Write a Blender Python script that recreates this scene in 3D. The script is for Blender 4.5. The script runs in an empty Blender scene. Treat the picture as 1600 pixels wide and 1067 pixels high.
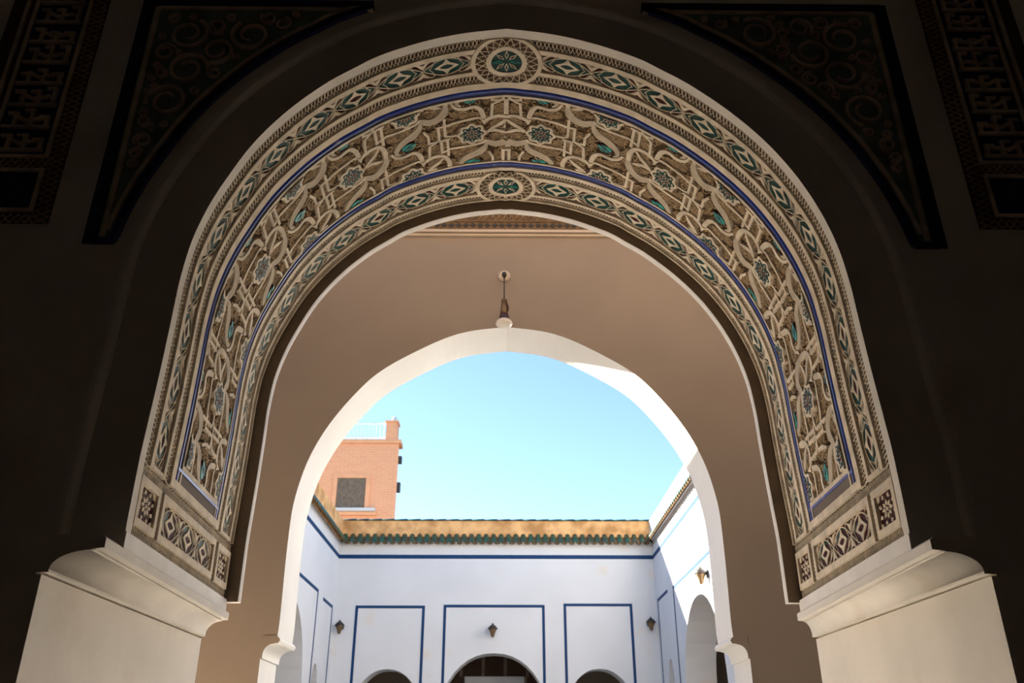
import bpy, bmesh, math, random
from mathutils import Vector, Matrix, Euler

# ------------------------------------------------------------------ camera, sky, sun
SC = bpy.context.scene
COL = SC.collection
EYE = 1.6                                    # camera height above the hall floor
FPX = 1340.0                                 # focal length in pixels of the 1600 px frame
PITCH = math.atan(650.0 / FPX)
YAW = math.radians(0.6)

cam_d = bpy.data.cameras.new('camera')
cam_d.sensor_width = 36.0
cam_d.lens = 36.0 * FPX / 1600.0
cam_d.clip_start = 0.05
cam_d.dof.use_dof = True
cam_d.dof.focus_distance = 4.1
cam_d.dof.aperture_fstop = 4.5
cam = bpy.data.objects.new('camera', cam_d)
COL.objects.link(cam)
cam.location = (0, 0, EYE)
cam.rotation_euler = (math.pi / 2 + PITCH, 0, -YAW)
SC.camera = cam

SUN_TO = Vector((-2.07, 1.0, 0.87)).normalized()   # towards the sun: low, from the left beyond the court
world = bpy.data.worlds.new('world')
SC.world = world
world.use_nodes = True
wn = world.node_tree
wn.nodes.clear()
sky = wn.nodes.new('ShaderNodeTexSky')
sky.sky_type = 'NISHITA'
sky.sun_disc = False
sky.sun_elevation = math.asin(SUN_TO.z)
sky.sun_rotation = math.atan2(SUN_TO.x, SUN_TO.y)
sky.air_density = 1.0
sky.dust_density = 0.5
sky.altitude = 1500
sky.ozone_density = 2.0
bg = wn.nodes.new('ShaderNodeBackground')
bg.inputs['Strength'].default_value = 0.105
wo = wn.nodes.new('ShaderNodeOutputWorld')
wn.links.new(sky.outputs[0], bg.inputs[0])
wn.links.new(bg.outputs[0], wo.inputs[0])

sun_d = bpy.data.lights.new('sun', 'SUN')
sun_d.energy = 12.0
sun_d.angle = math.radians(0.6)
sun_d.color = (1.0, 0.90, 0.76)
sun = bpy.data.objects.new('sun', sun_d)
COL.objects.link(sun)
sun.rotation_euler = SUN_TO.to_track_quat('Z', 'Y').to_euler()
sun.location = (-12, 14, 12)

SC.view_settings.view_transform = 'Standard'
SC.view_settings.look = 'None'
SC.view_settings.gamma = 1.0
SC.view_settings.use_curve_mapping = False
SC.view_settings.exposure = 2.0
SC.cycles.max_bounces = 16
SC.cycles.diffuse_bounces = 10

random.seed(7)
PI = math.pi

# ------------------------------------------------------------------ pixel helpers (photo frame 1600 x 1067)
def ray(u, v):
    a = (u - 800.0) / FPX
    b = (533.5 - v) / FPX
    y = math.cos(PITCH) - b * math.sin(PITCH)
    z = math.sin(PITCH) + b * math.cos(PITCH)
    return Vector((a * math.cos(YAW) + y * math.sin(YAW), -a * math.sin(YAW) + y * math.cos(YAW), z))

def on_y(u, v, Y):
    d = ray(u, v)
    d = d * (Y / d.y)
    return Vector((d.x, d.y, d.z + EYE))

def on_x(u, v, X):
    d = ray(u, v)
    d = d * (X / d.x)
    return Vector((d.x, d.y, d.z + EYE))

# ------------------------------------------------------------------ materials
def mat(name, col, rough=0.8, spec=0.3, var=0.0, vscale=6.0, bump=0.0, bscale=60.0, metal=0.0, col2=None, stain=None):
    m = bpy.data.materials.new(name)
    m.use_nodes = True
    nt = m.node_tree
    b = nt.nodes['Principled BSDF']
    b.inputs['Base Color'].default_value = (*col, 1)
    b.inputs['Roughness'].default_value = rough
    b.inputs['Metallic'].default_value = metal
    if 'Specular IOR Level' in b.inputs:
        b.inputs['Specular IOR Level'].default_value = spec
    geo = nt.nodes.new('ShaderNodeNewGeometry')
    if var > 0:
        n = nt.nodes.new('ShaderNodeTexNoise')
        n.inputs['Scale'].default_value = vscale
        n.inputs['Detail'].default_value = 6
        nt.links.new(geo.outputs['Position'], n.inputs['Vector'])
        r = nt.nodes.new('ShaderNodeValToRGB')
        c2 = col2 if col2 else tuple(c * (1 - var) for c in col)
        r.color_ramp.elements[0].position = 0.35
        r.color_ramp.elements[0].color = (*c2, 1)
        r.color_ramp.elements[1].position = 0.62
        r.color_ramp.elements[1].color = (*col, 1)
        nt.links.new(n.outputs[0], r.inputs[0])
        last = r.outputs[0]
        if stain:
            n3 = nt.nodes.new('ShaderNodeTexNoise')
            n3.inputs['Scale'].default_value = stain[1]
            n3.inputs['Detail'].default_value = 4
            nt.links.new(geo.outputs['Position'], n3.inputs['Vector'])
            r3 = nt.nodes.new('ShaderNodeValToRGB')
            r3.color_ramp.elements[0].position = stain[2]
            r3.color_ramp.elements[0].color = (0, 0, 0, 1)
            r3.color_ramp.elements[1].position = stain[2] + 0.12
            r3.color_ramp.elements[1].color = (stain[3],) * 3 + (1,)
            nt.links.new(n3.outputs[0], r3.inputs[0])
            mx = nt.nodes.new('ShaderNodeMixRGB')
            nt.links.new(r3.outputs[0], mx.inputs[0])
            nt.links.new(last, mx.inputs[1])
            mx.inputs[2].default_value = (*stain[0], 1)
            last = mx.outputs[0]
        nt.links.new(last, b.inputs['Base Color'])
    if bump > 0:
        n2 = nt.nodes.new('ShaderNodeTexNoise')
        n2.inputs['Scale'].default_value = bscale
        n2.inputs['Detail'].default_value = 5
        nt.links.new(geo.outputs['Position'], n2.inputs['Vector'])
        bp = nt.nodes.new('ShaderNodeBump')
        bp.inputs['Strength'].default_value = bump
        bp.inputs['Distance'].default_value = 0.01
        nt.links.new(n2.outputs[0], bp.inputs['Height'])
        nt.links.new(bp.outputs[0], b.inputs['Normal'])
    return m

M = {}
M['hall_plaster'] = mat('hall_plaster', (0.80, 0.75, 0.67), 0.85, 0.2, 0.10, 3.0, 0.15, 25, stain=((0.45, 0.33, 0.20), 2.3, 0.60, 0.25))
M['cream'] = mat('cream_plaster', (0.80, 0.69, 0.53), 0.75, 0.25, 0.22, 14.0, 0.25, 160)
M['cream_white'] = mat('white_plaster', (0.85, 0.82, 0.77), 0.7, 0.3, 0.08, 8.0, 0.1, 60)
M['hall_white'] = mat('pier_plaster', (0.80, 0.76, 0.69), 0.8, 0.2, 0.10, 5.0, 0.12, 30, stain=((0.52, 0.40, 0.26), 3.1, 0.60, 0.3))
M['leaf'] = mat('plain_leaf_plaster', (0.60, 0.51, 0.38), 0.75, 0.25, 0.15, 20.0, 0.3, 120)
M['vine'] = mat('vine_plaster', (0.56, 0.41, 0.24), 0.8, 0.2, 0.35, 30.0, 0.3, 150)
M['infill'] = mat('carved_infill', (0.40, 0.28, 0.16), 0.85, 0.2, 0.55, 55.0, 1.0, 95)
M['ground'] = mat('brown_ground', (0.13, 0.080, 0.045), 0.9, 0.1, 0.35, 18.0, 0.4, 120)
M['lattice_bed'] = mat('dark_brown_bed', (0.070, 0.042, 0.024), 0.9, 0.1, 0.3, 18.0)
M['red'] = mat('oxblood_ground', (0.070, 0.014, 0.010), 0.7, 0.2, 0.4, 25.0)
M['green'] = mat('bottle_green', (0.004, 0.055, 0.043), 0.55, 0.3, 0.4, 25.0)
M['turq'] = mat('turquoise', (0.03, 0.42, 0.38), 0.45, 0.4, 0.45, 45.0)
M['blue'] = mat('cobalt_glaze', (0.016, 0.045, 0.33), 0.28, 0.5, 0.3, 30.0, stain=((0.55, 0.55, 0.60), 9.0, 0.66, 0.55))
M['black_blue'] = mat('dark_blue_paint', (0.03, 0.03, 0.11), 0.7, 0.1)
M['gallery'] = mat('gallery_plaster', (0.305, 0.243, 0.19), 0.85, 0.15, 0.06, 2.2, 0.08, 20)
M['white'] = mat('lime_white', (0.76, 0.75, 0.72), 0.8, 0.2, 0.04, 3.0, 0.06, 20)
M['court'] = mat('court_white', (0.60, 0.605, 0.62), 0.85, 0.2, 0.05, 1.5, 0.05, 10, stain=((0.62, 0.52, 0.38), 1.7, 0.63, 0.5))
M['court_blue'] = mat('court_blue_line', (0.001, 0.032, 0.105), 0.6, 0.2)
M['ochre'] = mat('ochre_parapet', (0.72, 0.41, 0.18), 0.9, 0.1, 0.25, 5.0, 0.2, 30, col2=(0.42, 0.21, 0.08))
M['tile_green'] = mat('green_glazed_tile', (0.010, 0.085, 0.050), 0.3, 0.5, 0.6, 9.0, col2=(0.05, 0.05, 0.03))
M['tile_pan'] = mat('terracotta_pan', (0.20, 0.115, 0.05), 0.7, 0.2, 0.5, 11.0)
M['wood'] = mat('dark_carved_wood', (0.07, 0.035, 0.02), 0.7, 0.2, 0.4, 20.0, 0.4, 60)
M['shutter'] = mat('weathered_shutter', (0.20, 0.155, 0.12), 0.8, 0.1, 0.3, 14.0, 0.2, 60)
M['hallfloor'] = mat('hall_tile', (0.16, 0.08, 0.05), 0.6, 0.3, 0.2, 4.0)
M['galleryfloor'] = mat('gallery_stone', (0.86, 0.80, 0.72), 0.6, 0.3, 0.15, 3.0)
M['courtfloor'] = mat('court_marble', (0.78, 0.73, 0.64), 0.5, 0.3, 0.1, 2.0)
M['dark_ceiling'] = mat('dark_cedar_ceiling', (0.10, 0.06, 0.04), 0.8, 0.1, 0.3, 4.0)
M['iron'] = mat('dark_iron', (0.03, 0.025, 0.02), 0.5, 0.4)
M['brass'] = mat('tarnished_brass', (0.16, 0.10, 0.05), 0.45, 0.4, metal=0.6)
M['bakelite'] = mat('brown_socket', (0.06, 0.025, 0.018), 0.4, 0.4)
M['bulb'] = mat('frosted_bulb_glass', (0.72, 0.66, 0.58), 0.25, 0.5)
M['rail'] = mat('pale_blue_rail', (0.55, 0.72, 0.86), 0.5, 0.3)
M['frieze'] = mat('frieze_brown', (0.20, 0.13, 0.075), 0.9, 0.1, 0.3, 20.0, 0.3, 80)
M['frieze2'] = mat('frieze_relief_tan', (0.27, 0.18, 0.105), 0.9, 0.1, 0.3, 20.0)
M['cornice'] = mat('cornice_tan', (0.55, 0.45, 0.35), 0.8, 0.2, 0.08, 4.0)
M['bed_green'] = mat('dull_green_bed', (0.20, 0.27, 0.21), 0.9, 0.1, 0.4, 12.0)
M['relief'] = mat('dull_relief', (0.66, 0.53, 0.40), 0.9, 0.1, 0.3, 12.0)
M['rim'] = mat('rim_shade_brown', (0.22, 0.165, 0.115), 0.8, 0.2, 0.15, 8.0)  # shade of the hall-facing rim face, put into its colour
M['silver'] = mat('grey_bevel', (0.20, 0.165, 0.14), 0.85, 0.1)

def brick_mat():
    m = bpy.data.materials.new('salmon_brick')
    m.use_nodes = True
    nt = m.node_tree
    b = nt.nodes['Principled BSDF']
    b.inputs['Roughness'].default_value = 0.9
    geo = nt.nodes.new('ShaderNodeNewGeometry')
    sep = nt.nodes.new('ShaderNodeSeparateXYZ')
    com = nt.nodes.new('ShaderNodeCombineXYZ')
    add = nt.nodes.new('ShaderNodeMath')
    nt.links.new(geo.outputs['Position'], sep.inputs[0])
    nt.links.new(sep.outputs[0], add.inputs[0]); nt.links.new(sep.outputs[1], add.inputs[1])
    nt.links.new(add.outputs[0], com.inputs[0]); nt.links.new(sep.outputs[2], com.inputs[1])
    br = nt.nodes.new('ShaderNodeTexBrick')
    br.inputs['Scale'].default_value = 1.0
    br.inputs['Brick Width'].default_value = 0.24
    br.inputs['Row Height'].default_value = 0.075
    br.inputs['Mortar Size'].default_value = 0.010
    br.inputs['Color1'].default_value = (0.74, 0.36, 0.20, 1)
    br.inputs['Color2'].default_value = (0.71, 0.33, 0.185, 1)
    br.inputs['Mortar'].default_value = (0.76, 0.41, 0.25, 1)
    nt.links.new(com.outputs[0], br.inputs['Vector'])
    nt.links.new(br.outputs[0], b.inputs['Base Color'])
    return m
M['brick'] = brick_mat()
M['salmon'] = mat('salmon_render', (0.78, 0.40, 0.23), 0.9, 0.1, 0.1, 4.0)

# ------------------------------------------------------------------ object helpers
def tag(o, label=None, cat=None, group=None, kind=None):
    if label: o['label'] = label
    if cat: o['category'] = cat
    if group: o['group'] = group
    if kind: o['kind'] = kind
    return o

def empty(name, loc=(0, 0, 0)):
    o = bpy.data.objects.new(name, None)
    o.empty_display_size = 0.1
    COL.objects.link(o)
    o.location = loc
    return o

class MB:
    """collects shapes and links them as one mesh object"""
    def __init__(s):
        s.v = []; s.f = []; s.m = []
    def add(s, vs, fs, mi=0):
        n = len(s.v)
        s.v.extend([tuple(p) for p in vs])
        for q in fs:
            s.f.append([n + i for i in q]); s.m.append(mi)
    def box(s, a, b, mi=0):
        x0, y0, z0 = a; x1, y1, z1 = b
        s.add([(x0,y0,z0),(x1,y0,z0),(x1,y1,z0),(x0,y1,z0),(x0,y0,z1),(x1,y0,z1),(x1,y1,z1),(x0,y1,z1)],
              [(0,3,2,1),(4,5,6,7),(0,1,5,4),(1,2,6,5),(2,3,7,6),(3,0,4,7)], mi)
    def lathe(s, prof, c, n=20, mi=0, axis='Z'):
        vs = []
        for r, h in prof:
            for k in range(n):
                a = 2 * PI * k / n
                if axis == 'Z': vs.append((c[0] + r*math.cos(a), c[1] + r*math.sin(a), c[2] + h))
                else: vs.append((c[0] + r*math.cos(a), c[1] + h, c[2] + r*math.sin(a)))
        fs = []
        for i in range(len(prof) - 1):
            for k in range(n):
                k2 = (k + 1) % n
                fs.append((i*n + k, i*n + k2, (i+1)*n + k2, (i+1)*n + k))
        fs.append(tuple(range(n))); fs.append(tuple(reversed([(len(prof)-1)*n + k for k in range(n)])))
        s.add(vs, fs, mi)
    def tube(s, pts, r, n=8, mi=0):
        pts = [Vector(p) for p in pts]
        vs = []
        for i, p in enumerate(pts):
            d = (pts[min(i+1, len(pts)-1)] - pts[max(i-1, 0)]).normalized()
            a = d.orthogonal().normalized() if abs(d.x) > 0.9 else d.cross(Vector((1, 0, 0))).normalized()
            b = d.cross(a)
            for k in range(n):
                t = 2 * PI * k / n
                vs.append(p + a * (r * math.cos(t)) + b * (r * math.sin(t)))
        fs = [(i*n+k, i*n+(k+1) % n, (i+1)*n+(k+1) % n, (i+1)*n+k) for i in range(len(pts)-1) for k in range(n)]
        fs.append(tuple(range(n))); fs.append(tuple(reversed([(len(pts)-1)*n + k for k in range(n)])))
        s.add(vs, fs, mi)
    def ribbon(s, mp, path, w, h0, h1, mi=0, closed=False, flare=1.25):
        """strap with a raised flat top along a 2-D path; w = width or list of widths"""
        n = len(path)
        if n < 2: return
        ws = w if isinstance(w, (list, tuple)) else [w] * n
        vs = []
        for i in range(n):
            if closed: a, b = path[i-1], path[(i+1) % n]
            else: a, b = path[max(i-1, 0)], path[min(i+1, n-1)]
            p = path[i]
            d1 = (p[0]-a[0], p[1]-a[1]); d2 = (b[0]-p[0], b[1]-p[1])
            l1 = math.hypot(*d1); l2 = math.hypot(*d2)
            if l1 < 1e-9: d1, l1 = d2, l2
            if l2 < 1e-9: d2, l2 = d1, l1
            n1 = (-d1[1]/(l1 or 1e-9), d1[0]/(l1 or 1e-9)); n2 = (-d2[1]/(l2 or 1e-9), d2[0]/(l2 or 1e-9))
            k_ = max(.45, 1 + n1[0]*n2[0] + n1[1]*n2[1])
            nx, ny = (n1[0]+n2[0])/k_, (n1[1]+n2[1])/k_
            x, y = p; hw = ws[i] / 2
            vs += [mp(x + nx*hw*flare, y + ny*hw*flare, h0), mp(x + nx*hw, y + ny*hw, h1),
                   mp(x - nx*hw, y - ny*hw, h1), mp(x - nx*hw*flare, y - ny*hw*flare, h0)]
        fs = []
        for i in range(n if closed else n-1):
            j = (i+1) % n
            for k in range(3):
                fs.append((i*4+k, i*4+k+1, j*4+k+1, j*4+k))
        if not closed:
            fs.append((3, 2, 1, 0)); fs.append(tuple((n-1)*4 + k for k in range(4)))
        s.add(vs, fs, mi)
    def poly(s, mp, pts, h0, h1, mi=0, inset=0.92):
        n = len(pts)
        if n < 3: return
        cx = sum(p[0] for p in pts)/n; cy = sum(p[1] for p in pts)/n
        vs = [mp(p[0], p[1], h0) for p in pts] + [mp(cx+(p[0]-cx)*inset, cy+(p[1]-cy)*inset, h1) for p in pts]
        fs = [(i, (i+1) % n, n+(i+1) % n, n+i) for i in range(n)] + [tuple(n+i for i in range(n))]
        s.add(vs, fs, mi)
    def ring(s, mp, outer, inner, h0, h1, mi=0):
        n = len(outer)
        vs = [mp(*p, h0) for p in outer] + [mp(*p, h1) for p in outer] + [mp(*p, h1) for p in inner] + [mp(*p, h0) for p in inner]
        fs = []
        for i in range(n):
            j = (i+1) % n
            for k in range(3):
                fs.append((k*n+i, k*n+j, (k+1)*n+j, (k+1)*n+i))
        s.add(vs, fs, mi)
    def rect(s, mp, x0, x1, y0, y1, h0, h1, mi=0, seg=0.03, bev=0.003, segy=None):
        """raised strip over a rectangle, long in x, cut fine enough to follow a curved surface"""
        nx = max(1, int(math.ceil(abs(x1-x0)/seg)))
        ny = max(1, int(math.ceil(abs(y1-y0)/segy))) if segy else 1
        sec = [(y0, h0), (y0+bev, h1)] + [(y0 + (y1-y0)*k/ny, h1) for k in range(1, ny)] + [(y1-bev, h1), (y1, h0)]
        q = len(sec); vs = []
        for i in range(nx+1):
            x = x0 + (x1-x0)*i/nx
            vs += [mp(x, y, h) for y, h in sec]
        fs = [(i*q+k, i*q+k+1, (i+1)*q+k+1, (i+1)*q+k) for i in range(nx) for k in range(q-1)]
        fs.append(tuple(range(q))[::-1]); fs.append(tuple(nx*q+k for k in range(q)))
        s.add(vs, fs, mi)
    def build(s, name, mats, parent=None, smooth=False, kind=None):
        if not s.v: return None
        me = bpy.data.meshes.new(name)
        me.from_pydata(s.v, [], s.f)
        if not isinstance(mats, (list, tuple)): mats = [mats]
        for m in mats: me.materials.append(m)
        for i, p in enumerate(me.polygons):
            p.material_index = s.m[i]; p.use_smooth = smooth
        bm = bmesh.new(); bm.from_mesh(me)
        bmesh.ops.recalc_face_normals(bm, faces=bm.faces[:])
        bm.to_mesh(me); bm.free()
        o = bpy.data.objects.new(name, me)
        COL.objects.link(o)
        if parent:
            o.parent = parent
            o.matrix_parent_inverse = Matrix.Translation(-parent.location) if parent.type == 'EMPTY' else Matrix.Identity(4)
        if kind: o['kind'] = kind
        return o

def spline(P, n=10, closed=False):
    out = []; N = len(P)
    for i in range(N if closed else N-1):
        p1, p2 = P[i], P[(i+1) % N]
        p0 = P[i-1] if (i or closed) else (2*p1[0]-p2[0], 2*p1[1]-p2[1])
        p3 = P[(i+2) % N] if (closed or i+2 < N) else (2*p2[0]-p1[0], 2*p2[1]-p1[1])
        for k in range(n):
            t = k/n
            out.append(tuple(.5*((2*p1[c]) + (-p0[c]+p2[c])*t + (2*p0[c]-5*p1[c]+4*p2[c]-p3[c])*t*t + (-p0[c]+3*p1[c]-3*p2[c]+p3[c])*t**3) for c in (0, 1)))
    if not closed: out.append(tuple(P[-1]))
    return out

# ------------------------------------------------------------------ the arch profile (front edge of the carved soffit)
Y1 = 2.80            # front edge of the soffit
YW = 2.775           # face of the hall wall
YP = 2.645           # front of the piers, which stand proud of it
KW = 2.775/2.652     # the panels on it were measured on a nearer plane
YR = 4.15            # face of the thin rim at the far edge
YB = 4.19            # back of the wall
HW = [(2.890,0),(2.861,.19),(2.808,.372),(2.728,.553),(2.66,.655),(2.57,.776),(2.42,.928),(2.24,1.062),(2.02,1.170),(1.82,1.232),
      (1.63,1.257),(1.42,1.264),(1.24,1.270),(1.065,1.278),(.93,1.284),(.78,1.285),(.655,1.285)]
half = spline([(w, z) for z, w in HW], 14)
def cx_of(z):
    ks = [(.6,.053),(1.0,.052),(1.6,.045),(2.1,.040),(2.5,.020),(2.9,.006)]
    for (a, b), (c, d) in zip(ks, ks[1:]):
        if z <= c: return b + (d-b)*max(0, (z-a))/(c-a)
    return ks[-1][1]
LEN = [0]
for a, b in zip(half, half[1:]): LEN.append(LEN[-1] + math.hypot(b[0]-a[0], b[1]-a[1]))
ST = LEN[-1]
def prof(s):
    """point and outward normal on the arch edge at signed arc length s from the crown (left negative)"""
    a = min(abs(s), ST); sg = -1 if s < 0 else 1
    lo, hi = 0, len(LEN)-1
    while hi - lo > 1:
        m = (lo+hi)//2
        if LEN[m] <= a: lo = m
        else: hi = m
    t = (a-LEN[lo])/(LEN[hi]-LEN[lo])
    x = half[lo][0] + t*(half[hi][0]-half[lo][0]); z = half[lo][1] + t*(half[hi][1]-half[lo][1])
    # smoothed direction
    i0, i1 = max(lo-3, 0), min(hi+3, len(half)-1)
    dx, dz = half[i1][0]-half[i0][0], half[i1][1]-half[i0][1]
    l = math.hypot(dx, dz); nx, nz = -dz/l, dx/l
    if a < .02: k = a/.02; nx *= k; l = math.hypot(nx, nz); nx /= l; nz /= l
    extra = abs(s) - a
    return (cx_of(z) + sg*x, z - extra + EYE, sg*nx, nz)

def soffit(s, t, h):
    """soffit surface: s along the arch, t depth from the front edge, h height out of the surface into the opening"""
    x, z, nx, nz = prof(s)
    g = (0.06*abs(nx) + 0.03*abs(nz)) * t/1.3
    return (x + nx*(g-h), Y1 + t, z + nz*(g-h))

def soffit_l(s, t, h): return soffit(-s, t, h)

# ------------------------------------------------------------------ hall wall with rebate and piers
BASE = -0.021        # the bare soffit lies this deep behind the carved faces
PIER_L, PIER_R = -1.390, 1.487        # jambs of the piers at the hall face
PIER_LB, PIER_RB = -1.395, 1.462      # and at the gallery face
Z_LEDGE = EYE + 0.497
Z_IMP = ST and (half[-1][1] + EYE)
NS = 160
SS = [-ST + 2*ST*i/NS for i in range(NS+1)]
def ring_pts(off, Y):
    out = []
    for s in SS:
        x, z, nx, nz = prof(s)
        k = off*(0.80 + 0.20*abs(nx))
        out.append((x + nx*k, Y, z + nz*k))
    return out
wf = MB()
R0 = ring_pts(.222, YW); R1 = ring_pts(.204, YW+.002); R2 = ring_pts(.194, YW+.006); R3 = ring_pts(.186, YW+.012); R4 = ring_pts(.176, YW+.018); R5 = ring_pts(0.0, Y1)
def bot(r, k):       # extend a ring's two ends down to the ledge
    a, b = r[0], r[-1]
    return [(a[0], a[1], k)] + r + [(b[0], b[1], k)]
rings = [bot(r, Z_IMP-.045) for r in (R0, R1, R2, R3, R4, R5)]
n = len(rings[0])
for ra, rb in zip(rings, rings[1:]):
    wf.add(ra + rb, [(i, i+1, n+i+1, n+i) for i in range(n-1)])
# face of the hall wall
face = [(-6, YW, 0), (PIER_L-.2, YW, 0), (PIER_L-.2, YW, Z_LEDGE), (PIER_L-.075, YW, Z_LEDGE)] + rings[0] + [(PIER_R+.075, YW, Z_LEDGE), (PIER_R+.2, YW, Z_LEDGE), (PIER_R+.2, YW, 0), (6, YW, 0), (6, YW, 7), (-6, YW, 7)]
wf.add(face, [tuple(range(len(face)))])
# plain edge rolled into the soffit, bare soffit, back face
edge = []
for s in SS: edge.append([soffit(s, t, h) for t, h in ((0, 0.0), (.02, 0.0), (.05, 0.0), (.054, BASE), (.4, BASE), (.9, BASE), (YB-Y1, BASE))])
q = len(edge[0])
wf.add([p for e in edge for p in e], [(i*q+k, i*q+k+1, (i+1)*q+k+1, (i+1)*q+k) for i in range(NS) for k in range(q-1)])
backring = [e[-1] for e in edge]
back = [(-6, YB, 0), (PIER_LB, YB, 0), (PIER_LB, YB, Z_LEDGE)] + [(PIER_LB, YB, Z_IMP-.06), (backring[0][0], YB, Z_IMP-.06)] + backring + [(backring[-1][0], YB, Z_IMP-.06), (PIER_RB, YB, Z_IMP-.06)] + [(PIER_RB, YB, Z_LEDGE), (PIER_RB, YB, 0), (6, YB, 0), (6, YB, 7), (-6, YB, 7)]
wf.add(back, [tuple(range(len(back)))], 1)
for X, XB, ex in ((PIER_L, PIER_LB, -1), (PIER_R, PIER_RB, 1)):
    XO = X + ex*.55
    wf.add([(X, YP, 0), (XB, YB, 0), (XB, YB, Z_LEDGE), (X, YP, Z_LEDGE), (XO, YP, 0), (XO, YP, Z_LEDGE), (XO, YB, Z_LEDGE), (XO, YW, 0)],
           [(0, 1, 2, 3), (0, 3, 5, 4), (3, 2, 6, 5), (4, 5, 6, 7)])
wall_front = wf.build('wall_front', [M['hall_plaster'], M['gallery']])
tag(wall_front, 'thick hall wall with a rebated pointed arch and plain piers', 'wall', kind='structure')

# impost mouldings (slab over a cavetto), one on each pier
def impost(side):
    m = MB(); n = 0
    for Y, X, t in ((YP + .006, PIER_L if side < 0 else PIER_R, 0.0), (YB - .002, PIER_LB if side < 0 else PIER_RB, 1.36)):
        xs = soffit(side*ST, max(t, 0), 0)[0]
        d = abs(xs - X); zt = Z_IMP - .040
        pr = [(d - .002, zt + .004), (d + .004, zt), (d + .012, zt - .006), (d + .012, zt - .036), (d - .030, zt - .040)]
        for k in range(0, 13):
            a = PI/2*k/12
            pr.append(((d-.030)*(1-math.sin(a)) + .016, zt - .042 - .060*(1-math.cos(a))))
        pr += [(.016, zt - .110), (-.020, zt - .111), (-.020, zt - .117), (-.085, zt - .117), (-.085, zt + .004)]
        n = len(pr)
        m.v += [(X - side*px, Y, z) for px, z in pr]
    for f_ in [(i, (i+1) % n, n+(i+1) % n, n+i) for i in range(n)] + [tuple(range(n)), tuple(range(n, 2*n))]:
        m.f.append(list(f_)); m.m.append(0)
    o = m.build('impost_moulding', M['hall_white'], wall_front)
    for k in range(6, 17): o.data.polygons[k].use_smooth = True
    return o
for sd in (-1, 1): impost(sd)

# thin rim closing the far edge of the soffit
rm = MB()
T_R = YR - Y1
rows = []
zbot = Z_IMP - .01
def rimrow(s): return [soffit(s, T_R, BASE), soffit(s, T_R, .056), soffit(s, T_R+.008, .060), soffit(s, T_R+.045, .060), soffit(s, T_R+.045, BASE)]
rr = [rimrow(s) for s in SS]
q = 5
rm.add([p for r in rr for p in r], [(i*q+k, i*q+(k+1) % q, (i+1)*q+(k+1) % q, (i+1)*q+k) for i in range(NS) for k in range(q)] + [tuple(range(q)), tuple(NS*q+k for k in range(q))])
rm.m = [1 if k % q == 0 else 0 for k in range(NS*q)] + [0, 0]  # near face takes the painted-shade brown, the other faces stay white
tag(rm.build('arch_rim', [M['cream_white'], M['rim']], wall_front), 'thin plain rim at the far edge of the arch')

# ------------------------------------------------------------------ carved lining of the arch
lining = empty('arch_lining', (0.05, Y1 + .65, Z_IMP))
tag(lining, 'carved and painted plaster lining under the big pointed arch, with blue mouldings', 'carved plaster')

T_CH1 = (.142, .252); T_CH2 = (1.130, 1.262)
T_MID = (.450, .957)
F_END = .909*ST                   # lower end of the long bands
def both(fn):
    for mp, sg in ((soffit_l, -1), (soffit, 1)): fn(mp, sg)

# grounds: dark beds, one per band, over the whole arch
def long_strip(name, t0, t1, h1, m, s_end=F_END, h0=BASE-.004, kind=None, bev=.002, parent=lining):
    b = MB(); b.rect(soffit, -s_end, s_end, t0, t1, h0, h1, 0, .025, bev)
    return b.build(name, m, parent, smooth=False, kind=kind)
fil = [(.108,.140),(.252,.280),(.336,.382),(.430,.449),(.957,.973),(1.020,1.052),(1.092,1.128),(1.264,1.288),(1.326,1.345)]
for i, (a, b) in enumerate(fil):
    long_strip('fillet', a, b, 0.0, M['cream'], F_END + .0)

# thin diamond net on a brown bed
def lattice(b, mp, s0, s1, t0, t1, pitch, w, h0, h1, along='s', rows=1):
    if along == 's':
        nrow = rows; dt = (t1-t0)/nrow
        n = max(1, round((s1-s0)/pitch)); p = (s1-s0)/n
        for r in range(nrow):
            a, c = t0+dt*r, t0+dt*(r+1)
            for i in range(n):
                x = s0+p*i
                b.ribbon(mp, [(x, a), (x+p/2, c), (x+p, a)], w, h0, h1)
                b.ribbon(mp, [(x, c), (x+p/2, a), (x+p, c)], w, h0, h1*1.0)
    else:
        lattice(b, lambda t, s, h: mp(s, t, h), t0, t1, s0, s1, pitch, w, h0, h1, 's', rows)
for (a, b_) in ((.056,.106),(.282,.334),(1.054,1.090),(1.290,1.324)):
    g = MB(); g.rect(soffit, -F_END, F_END, a-.004, b_+.004, BASE-.004, -.014, 0, .03, .001)
    bed = g.build('lattice_border', M['lattice_bed'], lining)
    net = MB()
    both(lambda mp, sg: lattice(net, mp, 0, F_END, a-.002, b_+.002, .036, .0030, -.015, -.0085))
    net.build('diamond_net', M['cream'], bed, kind='stuff')

# blue half-round mouldings
def half_round(tc, r):
    b = MB(); n = 8; vs = []
    for s in [-F_END + 2*F_END*i/220 for i in range(221)]:
        for k in range(n+1):
            a = PI*k/n
            vs.append(soffit(s, tc - r*math.cos(a), -.022 + r*1.15*math.sin(a)))
    b.add(vs, [(i*(n+1)+k, i*(n+1)+k+1, (i+1)*(n+1)+k+1, (i+1)*(n+1)+k) for i in range(220) for k in range(n)])
    return b.build('blue_moulding', M['blue'], lining, smooth=True)
half_round(.407, .019); half_round(.997, .019)
for tc in (.407, .997):
    long_strip('moulding_bed', tc-.026, tc+.026, -.024, M['red'])

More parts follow.
